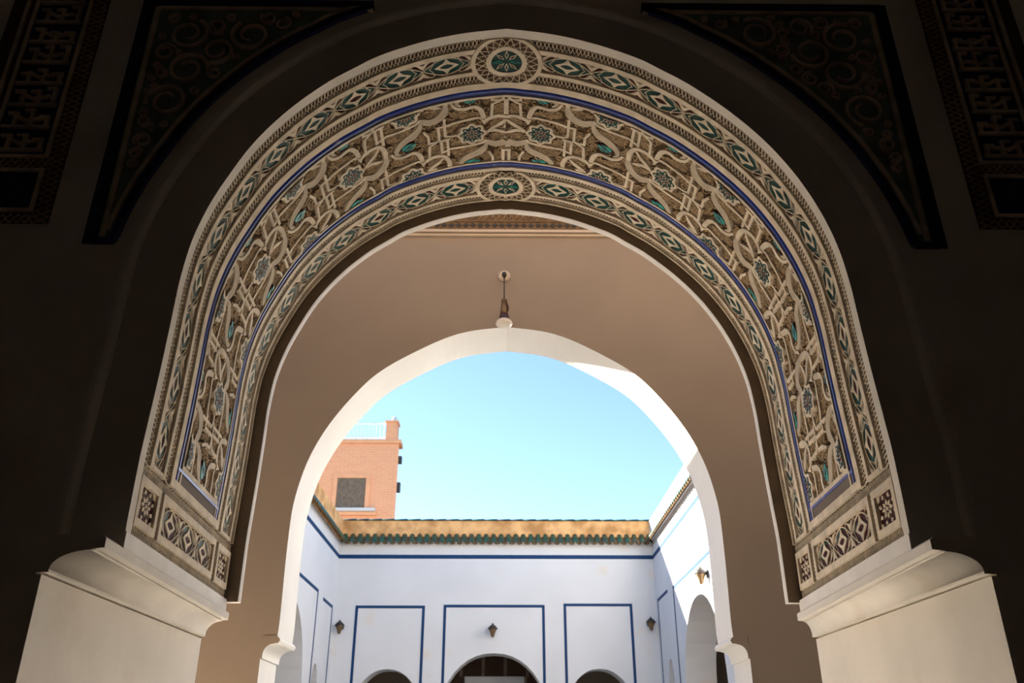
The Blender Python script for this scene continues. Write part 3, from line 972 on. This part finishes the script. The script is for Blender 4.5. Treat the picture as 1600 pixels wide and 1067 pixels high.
wall_gallery = wg.build('wall_gallery', [M['gallery'], M['white']])
tag(wall_gallery, 'beige gallery wall pierced by a white pointed arch to the courtyard', 'wall', kind='structure')
def impost2(sg):
    X0 = cx2 + sg*PIL; X1 = arch2[-1 if sg > 0 else 0][0]
    d = abs(X0-X1); m = MB()
    pr = [(-.06, Z2B+.03), (d-.004, Z2B+.03), (d+.012, Z2B+.018), (d+.022, Z2B+.002), (d+.012, Z2B-.016), (d-.02, Z2B-.02)]
    for k in range(9):
        a = PI/2*k/8; pr.append(((d-.03)*(1-math.sin(a)) + .012, Z2B-.022 - .07*(1-math.cos(a))))
    pr += [(.012, Z2B-.112), (-.06, Z2B-.112)]
    n = len(pr)
    for Y in (YG-.004, YG2+.022): m.v += [(X0 - sg*(px if px > 0 else .004), Y, z) for px, z in pr]
    for f_ in [(i, (i+1) % n, n+(i+1) % n, n+i) for i in range(n)] + [tuple(range(n)), tuple(range(n, 2*n))]:
        m.f.append(list(f_)); m.m.append(0)
    m.m[n] = 1
    m.build('impost_moulding', [M['white'], M['gallery']], wall_gallery)
for sg in (-1, 1): impost2(sg)
# cornice, knotted border and carved frieze above it
b = MB()
b.box((XE, YG-.022, Z2T+.012), (7, YG+.01, Z2T+.030)); b.box((XE, YG-.040, Z2T+.038), (7, YG+.01, Z2T+.060))
b.build('cornice', M['cornice'], wall_gallery)
b = MB(); b.box((XE, YG-.014, Z2T+.060), (7, YG+.01, ZWT-.01)); fz = b.build('frieze_bed', M['frieze'], wall_gallery)
gm = lambda x, z, h: (x, YG - .014 - h, z)
b = MB()
bx0 = -1.4
for k in range(47):
    x = bx0 + .06*k
    b.poly(gm, [(x-.030, Z2T+.116), (x, Z2T+.142), (x+.030, Z2T+.116), (x, Z2T+.090)], -.002, .004, 0, .86)
b.build('knot_border', M['iron'], fz, kind='stuff')
b = MB(); rn = random.Random(5)
b.rect(gm, -1.5, 1.5, Z2T+.146, Z2T+.156, 0, .014)
for k in range(60):
    x = -1.5 + .05*k
    zt_ = Z2T + .20 + rn.choice((.08, .12, .05))
    b.ribbon(gm, [(x, Z2T+.175), (x, zt_), (x+.03, zt_), (x+.03, Z2T+.21)], .009, 0, .012)
    b.ribbon(gm, [(x+.012, Z2T+.19), (x+.02, Z2T+.34), (x+.04, Z2T+.38)], .008, 0, .012)
b.rect(gm, -1.5, 1.5, Z2T+.40, Z2T+.415, 0, .014)
b.build('frieze_relief', M['frieze2'], fz, kind='stuff')
ge = MB()
ge.box((-3.45, YB-.02, 2.02), (-3.30, YG, ZWT)); ge.box((-3.45, YG-.06, 0), (-3.30, YG, 2.02)); ge.box((-3.45, YB-.02, 0), (-3.30, YB+.08, 2.02))  # added out of view: low opening admits sun for bounce, wall above blocks it
tag(ge.build('wall_gallery_added', M['gallery']), 'unseen gallery end wall, added with a low opening for sun onto the floor', 'wall', kind='structure')
slab('wall_gallery_end', (7, YB-.1, 0), (7.2, YG2, ZWT), M['gallery'], 'plain end wall of the gallery', 'wall')

# ------------------------------------------------------------------ hanging bulb on the gallery wall
def pendant():
    m0 = on_y(788, 432, YG); bt = on_y(789, 511, YG-.13)
    root = empty('hanging_lamp', (m0.x, YG, m0.z))
    tag(root, 'bare frosted reflector bulb hanging on a short cord below a round wall plate', 'lamp')
    x, y = m0.x, YG - .13
    b = MB(); b.lathe([(.050, 0), (.050, -.010), (.042, -.020), (.020, -.026)], (x, YG, m0.z), 24, axis='Y'); b.build('wall_plate', M['cornice'], root, True)
    hk = on_y(788, 429, YG-.13).z
    b = MB(); b.tube([(x, YG-.02, m0.z), (x, YG-.06, (hk+m0.z)/2-.01), (x, YG-.11, hk-.012), (x, y, hk-.004)], .010); b.lathe([(.016, -.016), (.020, 0), (.014, .018)], (x, y, hk), 12); b.build('hook', M['iron'], root, True)
    zb = bt.z
    zs = zb + .235
    b = MB(); b.tube([(x, y, hk), (x, y, (hk+zs)/2), (x, y, zs)], .0045); b.build('cord', M['iron'], root, True)
    b = MB(); b.lathe([(.012, .240), (.024, .236), (.024, .222), (.014, .215)], (x, y, zb), 16); b.build('cord_grip', M['brass'], root, True)
    b = MB(); b.lathe([(.014, .216), (.022, .205), (.028, .160), (.030, .120), (.026, .105)], (x, y, zb), 16); b.build('lamp_holder', M['brass'], root, True)
    b = MB(); b.tube([(x+.018, y-.02, zb+.20), (x+.033, y-.015, zb+.165), (x+.024, y-.02, zb+.125)], .007); b.build('cord_knot', M['bakelite'], root, True)
    b = MB(); b.lathe([(.028, .112), (.036, .104), (.040, .075), (.052, .052), (.058, .044)], (x, y, zb), 20); b.build('socket', M['bakelite'], root, True)
    b = MB(); b.lathe([(.046, .060), (.060, .046), (.066, .030), (.058, .014), (.036, .004), (.010, 0)], (x, y, zb), 24); b.build('bulb', M['bulb'], root, True)
pendant()

# ------------------------------------------------------------------ courtyard walls
ZC = lambda r: EYE + r*YC
Z_TOP = ZC(.2500); Z_EAVE = ZC(.2245); Z_EAVE_T = ZC(.2390); Z_LINE = ZC(.2085)
def arch_pts(c, hw, zs, za, n=10):
    """pointed arch outline from left springing to right springing"""
    out = []
    for i in range(n+1):
        a = PI/2*i/n
        out.append((c - hw*math.cos(a)**.92, zs + (za-zs)*math.sin(a)))
    return out + [(2*c - x, z) for x, z in out[::-1][1:]]
# far wall: three arched openings
yC = lambda r: r*YC
far_arches = [(yC(-.1255), .62, ZC(.030), ZC(.0870)), (yC(-.0095), .92, ZC(.035), ZC(.1035)), (yC(.1065), .62, ZC(.030), ZC(.0875))]
def arcade(arches, a0, a1, zt):
    p = [(a0, 0)]
    for c, hw, zs, za in arches:
        ap = arch_pts(c, hw, zs, za)
        p += [(c-hw, 0)] + ap + [(c+hw, 0)]
    p += [(a1, 0), (a1, zt), (a0, zt)]
    return p
def arcade_wall(name, mapper, arches, a0, a1, zt, thick, m, label):
    p = arcade(arches, a0, a1, zt); n = len(p); b = MB()
    b.add([mapper(u, z, 0) for u, z in p], [tuple(range(n))])
    b.add([mapper(u, z, thick) for u, z in p], [tuple(range(n))])
    b.add([mapper(u, z, 0) for u, z in p] + [mapper(u, z, thick) for u, z in p], [(i, (i+1) % n, n+(i+1) % n, n+i) for i in range(n)])
    o = b.build(name, m); tag(o, label, 'wall', kind='structure'); return o
mpF = lambda u, z, d: (u, YC + d, z)
mpL = lambda u, z, d: (XL - d, u, z)
mpR = lambda u, z, d: (XR + d, u, z)
wall_far = arcade_wall('wall_courtyard_far', mpF, far_arches, XL-.5, XR+.5, Z_TOP, .45, M['court'], 'white far courtyard wall with blue painted frames and three arches')
YS0 = YG2
# side arches (along Y): centre, half width
r1 = on_x(1088, 930, XR); 
yA = on_x(1089, 930, XR).y; yF = on_x(1068, 1020, XR).y
side_R = [(yA, yF-yA, 1.6+.75, on_x(1089, 930, XR).z), (14.55, .33, EYE+.35, on_x(1046, 1030, XR).z)]
side_L = [(yA, yF-yA, 1.6+.75, EYE+2.05), (14.3, .33, EYE+.35, on_x(497, 1038, XL).z)]
side_R.sort(); side_L.sort()
wall_R = arcade_wall('wall_courtyard_right', mpR, side_R, YS0, YC+.45, Z_TOP, .45, M['court'], 'sunlit right courtyard wall with a tall arch and blue lines')
wall_L = arcade_wall('wall_courtyard_left', mpL, side_L, YS0, YC+.45, Z_TOP, .45, M['court'], 'shaded left courtyard wall with blue lines and an arch')

# blue painted borders (thin raised bands)
def border(mapper, path, w, parent, name='blue_border'):
    b = MB(); b.ribbon(lambda u, z, h: mapper(u, z, -h), path, w, -.002, .006, flare=1.05); b.build(name, M['court_blue'], parent)
border(mpF, [(XL, Z_LINE), (XR, Z_LINE)], .068, wall_far)
border(mpL, [(YS0, Z_LINE), (YC, Z_LINE)], .068, wall_L)
border(mpR, [(YS0, Z_LINE), (YC, Z_LINE)], .068, wall_R)
for (a, c, zt_) in ((-.1640, -.0890, .1525), (-.0650, .0458, .1535), (.0700, .1447, .1550)):
    border(mpF, [(yC(a), 0), (yC(a), ZC(zt_)), (yC(c), ZC(zt_)), (yC(c), 0)], .046, wall_far)
def side_border(mapper, X, top_far, parent, y_near, near_leg=False):
    p = on_x(top_far[0], top_far[1], X)
    path = [(p.y, 0), (p.y, p.z), (y_near, p.z)]
    if near_leg: path.append((y_near, 0))
    border(mapper, path, .050, parent)
side_border(mpR, XR, (1052, 918), wall_R, 2*yA-on_x(1052, 918, XR).y, True)
side_border(mpR, XR, (1028, 938), wall_R, on_x(1043, 926, XR).y)
side_border(mpL, XL, (497, 923), wall_L, 2*yA-on_x(497, 923, XL).y, True)
side_border(mpL, XL, (519, 948), wall_L, on_x(505, 935, XL).y)

# rooms behind the arches
def niche(mapper, a0, a1, d0, d1, z1, m, parent, name):
    b = MB()
    c = [mapper(u, z, d) for u in (a0, a1) for z in (0, z1) for d in (d0, d1)]
    b.add(c, [(1, 3, 7, 5), (0, 1, 3, 2), (4, 6, 7, 5), (2, 3, 7, 6)])
    return b.build(name, m, parent)
nf = niche(mpF, XL-.4, XR+.4, .45, 2.6, 4.4, M['gallery'], wall_far, 'room_lining')
niche(mpR, yA-1.7, 15.4, .45, 2.2, 4.4, M['gallery'], wall_R, 'room_lining')
niche(mpL, yA-1.7, 15.4, .45, 2.2, 4.4, M['gallery'], wall_L, 'room_lining')
# carved dark frieze seen through the middle arch, with pale lintel under it
ym = 1.55
b = MB(); b.box((yC(-.0095)-1.1, YC+ym, 2.95), (yC(-.0095)+1.1, YC+ym+.06, 3.55)); b.build('carved_board', M['wood'], wall_far)
for k in range(4):
    x = yC(-.0095) - .62 + .41*k
    b = MB(); b.box((x-.03, YC+ym-.03, 2.95), (x+.03, YC+ym, 3.55)); b.build('board_post', M['shutter'], wall_far)
b = MB(); b.box((yC(-.0095)-.55, YC+ym-.06, 2.72), (yC(-.0095)+.55, YC+ym+.06, 2.95)); b.build('pale_lintel', M['court'], wall_far)
for sg in (-1, 1):
    b = MB(); b.box((yC(-.0095)+sg*.85-.25, YC+ym-.02, 0), (yC(-.0095)+sg*.85+.25, YC+ym+.04, 2.95)); b.build('carved_jamb', M['wood'], wall_far)
# scalloped edge inside the tall right arch
b = MB(); zz = EYE+1.3; pts = []
for k in range(9):
    yv = yA-.75 + .17*k; pts += [(yv, zz - .06*abs(k-4)), (yv+.06, zz-.12 - .06*abs(k-4)), (yv+.12, zz-.02 - .06*abs(k-4))]
pl = [(yA-1.0, 3.9), (yA+1.0, 3.9)] + pts[::-1]
b.poly(lambda u, z, h: (XR+1.4-h, u, z), pl, 0, .08, 0, 1.0); b.build('scalloped_screen', M['gallery'], wall_R)

# ------------------------------------------------------------------ glazed eaves, parapets and ridge tiles
def tile_mesh(convex, r, L, drop, back, name, m):
    """barrel tile: runs from the wall (high) out over the court (low); local x along the eave, -y out, z up"""
    b = MB(); n = 8; th = .016
    vs = []
    for j in (0, 1):
        for rad in (r, r-th):
            for k in range(n+1):
                a = PI*k/n
                x = -rad*math.cos(a); z = rad*math.sin(a)*(1 if convex else -1)
                if j == 0: vs.append((x*.86, back, z*.86 + drop))
                else: vs.append((x, -L+back, z))
    w = n+1
    fs = []
    for k in range(n):
        fs.append((k, k+1, 2*w+k+1, 2*w+k)); fs.append((w+k, 3*w+k, 3*w+k+1, w+k+1))
        fs.append((2*w+k, 2*w+k+1, 3*w+k+1, 3*w+k)); fs.append((k, w+k, w+k+1, k+1))
    fs += [(0, 2*w, 3*w, w), (n, w+n, 3*w+n, 2*w+n)]
    b.add(vs, fs)
    o = b.build(name, m, None, True)
    me = o.data; bpy.data.objects.remove(o)
    return me
PT = .1335
drop = Z_EAVE_T - Z_EAVE + .020
cover_me = tile_mesh(True, .049, .18, drop, .04, 'cover_tile', M['tile_green'])
pan_me = tile_mesh(False, .054, .165, drop, .04, 'pan_tile', M['tile_pan'])
zE = Z_EAVE - .045
def eave(parent, frm, direction, out, n, rotz, first_single=0):
    for k in range(n):
        for me, off, dz in ((cover_me, 0, .012), (pan_me, .5, .040)):
            p = frm + direction*((k+.5+off)*PT)
            o = bpy.data.objects.new('eave_tile', me); COL.objects.link(o)
            o.location = (p.x, p.y, zE + dz); o.rotation_euler = (0, 0, rotz); o.parent = parent
            o.matrix_parent_inverse = Matrix.Identity(4)
nfar = int((XR-XL)/PT)
eave(wall_far, Vector((XL+.02, YC, 0)), Vector((1, 0, 0)), None, nfar, 0)
eave(wall_R, Vector((XR, YC-.1, 0)), Vector((0, -1, 0)), None, 32, -PI/2)
eave(wall_L, Vector((XL, YC-.1, 0)), Vector((0, -1, 0)), None, 32, PI/2)
def far_tiles(parent, X, rotz):
    b = MB(); rot = Matrix.Rotation(rotz, 4, 'Z')
    k = 32
    while YC - .1 - (k+1)*PT > YS0:
        for me, off, dz, mi in ((cover_me, 0, .012, 0), (pan_me, .5, .040, 1)):
            tr = Matrix.Translation((X, YC-.1-(k+.5+off)*PT, zE+dz)) @ rot
            b.add([tr @ v.co for v in me.vertices], [tuple(p.vertices) for p in me.polygons], mi)
        k += 1
    b.build('eave_tiles_beyond', [M['tile_green'], M['tile_pan']], parent, True, 'stuff')
far_tiles(wall_R, XR, -PI/2); far_tiles(wall_L, XL, PI/2)
# soffit board under the eaves and ochre parapet face over them
b = MB(); b.box((XL, YC-.030, Z_EAVE+.03), (XR, YC+.3, Z_TOP)); b.build('parapet', M['ochre'], wall_far)
b = MB(); b.box((XR-.030, YS0, Z_EAVE+.03), (XR+.3, YC, Z_TOP)); b.build('parapet', M['court'], wall_R)
b = MB(); b.box((XL-.3, YS0, Z_EAVE+.03), (XL+.030, YC, Z_TOP)); b.build('parapet', M['ochre'], wall_L)
rd = MB(); L_ = (XR-XL)/24; n = 6; vs = []
for j, (x, r) in enumerate(((0, .055), (L_*1.04, .064))):
    for k in range(n+1):
        a = PI*k/n; vs.append((x, -.20*math.cos(a)*(r/.06), r*math.sin(a)))
rd.add(vs, [(k, k+1, n+1+k+1, n+1+k) for k in range(n)] + [tuple(range(n+1)), tuple(range(n+1, 2*n+2))])
tmp = rd.build('ridge_tile', M['tile_green'], None, True); ridge_me = tmp.data; bpy.data.objects.remove(tmp)
for k in range(24):
    o = bpy.data.objects.new('ridge_tile', ridge_me); COL.objects.link(o); o.parent = wall_far
    o.location = (XL + L_*k, YC + .135, Z_TOP - .004)

# ------------------------------------------------------------------ wall lanterns
def sconce(p, dirv, label):
    root = empty('wall_lantern', p)
    tag(root, label, 'lantern', 'wall lanterns in the courtyard')
    dv = Vector(dirv); c = Vector(p) + dv*.17
    b = MB(); b.lathe([(.05, 0), (.05, -.02), (.02, -.03)], (p[0], p[1], p[2]), 12, axis='Y') if abs(dv.y) > .3 else b.box((min(p[0], p[0]+dv.x*.025), p[1]-.05, p[2]-.05), (max(p[0], p[0]+dv.x*.025), p[1]+.05, p[2]+.05))
    b.build('wall_plate', M['iron'], root, False)
    b = MB(); b.tube([Vector(p) + dv*.02, Vector(p) + dv*.10 + Vector((0, 0, .06)), c + Vector((0, 0, .05))], .012); b.build('bracket', M['iron'], root, True)
    b = MB(); b.lathe([(.02, -.13), (.03, -.11), (.045, -.05), (.060, -.02), (.075, 0)], c, 12); b.build('shade', M['brass'], root, True)
    b = MB(); b.lathe([(.085, 0), (.085, .012), (.055, .05), (.02, .075), (.008, .10)], c, 12); b.build('cap', M['iron'], root, True)
pF = on_y(770, 985, YC); sconce((pF.x, YC, pF.z), (0, -1, 0), 'dark wall lantern above the middle arch of the far courtyard wall')
pF = on_y(526, 980, YC); sconce((XL+.14, YC, pF.z), (0, -1, 0), 'small dark wall lantern in the left far corner of the courtyard')
pF = on_y(1018, 975, YC); sconce((XR-.14, YC, pF.z), (0, -1, 0), 'small dark wall lantern in the right far corner of the courtyard')
pR = on_x(1106, 897, XR); sconce((XR, pR.y, pR.z), (-.55, 0, 0), 'sunlit wall lantern over the tall arch of the right courtyard wall')

# ------------------------------------------------------------------ salmon building beyond the court
YH = 24.0
def building():
    hp = lambda u, v: on_y(u, v, YH)
    xr = hp(621, 740).x; ztop = hp(600, 688).z; xl = xr - 4.2
    root = empty('salmon_building', (xr-2, YH+2, 0))
    tag(root, 'salmon brick building with a shuttered window and roof railing beyond the courtyard', 'building')
    b = MB(); xb = xr*(YH+5)/YH - .04
    b.add([(xl-1, YH+5, 0), (xl, YH, 0), (xr, YH, 0), (xb, YH+5, 0), (xl-1, YH+5, ztop), (xl, YH, ztop), (xr, YH, ztop), (xb, YH+5, ztop)],
          [(0,3,2,1),(4,5,6,7),(0,1,5,4),(1,2,6,5),(2,3,7,6),(3,0,4,7)]); b.build('brick_wall', M['brick'], root)
    b = MB(); b.box((xl-.03, YH-.05, ztop-.10), (xr+.05, YH+.5, ztop+.02)); b.build('coping', M['salmon'], root)
    w0, w1 = hp(528, 747), hp(569, 795)
    x0, x1, z0, z1 = w0.x, w1.x, w1.z, w0.z
    b = MB()
    for bx in ((x0-.12, x0, z0, z1+.12), (x1, x1+.12, z0, z1+.12), (x0, x1, z1, z1+.12)):
        b.box((bx[0], YH-.04, bx[2]), (bx[1], YH+.01, bx[3]))
    b.build('window_surround', M['salmon'], root)
    win = MB(); win.box((x0, YH-.012, z0), (x1, YH+.01, z1)); wo_ = win.build('window', M['shutter'], root)
    xm = (x0+x1)/2
    for (a, c) in ((x0, xm), (xm, x1)):
        for (e, f) in ((z0, z0+(z1-z0)*.5), (z0+(z1-z0)*.5, z1)):
            m = MB()
            nsl = 5
            for k in range(nsl):
                xa = a+.03 + (c-a-.06)*k/nsl; m.box((xa, YH-.022, e+.03), (xa+(c-a-.06)/nsl*.86, YH-.011, f-.03))
            m.build('shutter_panel', M['shutter'], wo_)
    m = MB(); m.box((x0-.15, YH-.14, z0-.09), (x1+.32, YH+.01, z0)); m.build('window_sill', M['court'], root)
    m = MB(); m.box((x0-.10, YH-.09, z0-.20), (x1+.36, YH+.01, z0-.10)); m.build('ledge', M['salmon'], root)
    # corner pier with small finial, railing
    pw = (hp(602, 690).x, hp(619.5, 690).x); pz = hp(610, 657).z
    m = MB(); m.box((pw[0], YH, ztop), (pw[1], YH+.4, pz)); m.box((pw[0]-.03, YH-.03, pz-.06), (pw[1]+.03, YH+.43, pz)); m.build('corner_pier', M['salmon'], root)
    cpx = (pw[0]+pw[1])/2+.04
    m = MB(); m.lathe([(.10, 0), (.12, .05), (.06, .10), (.08, .15), (.03, .2)], (cpx, YH+.2, pz), 12); m.build('finial', M['court'], root, True)
    rz = hp(580, 659).z
    m = MB(); m.box((xl, YH+.08, rz-.03), (pw[0], YH+.12, rz)); m.build('top_rail', M['rail'], root)
    m = MB(); m.box((xl, YH+.08, ztop+.12), (pw[0], YH+.12, ztop+.15)); m.build('bottom_rail', M['rail'], root)
    x = pw[0] - .08
    first = None
    while x > xl:
        if first is None:
            m = MB(); m.box((-.012, -.012, 0), (.012, .012, rz-ztop-.03)); o = m.build('baluster', M['rail'], root); first = o.data
        else:
            o = bpy.data.objects.new('baluster', first); COL.objects.link(o); o.parent = root; o.matrix_parent_inverse = Matrix.Translation(-root.location)
        o.location = (x, YH+.1, ztop); x -= .115
    for v0, v1 in ((753, 767), (712, 722)):
        a, c = hp(621, v0), hp(621, v1)
        m = MB(); m.box((xr-.02, YH+.02, c.z), (xr+.09, YH+.2, a.z)); m.build('outlet_box', M['iron'], root)
building()
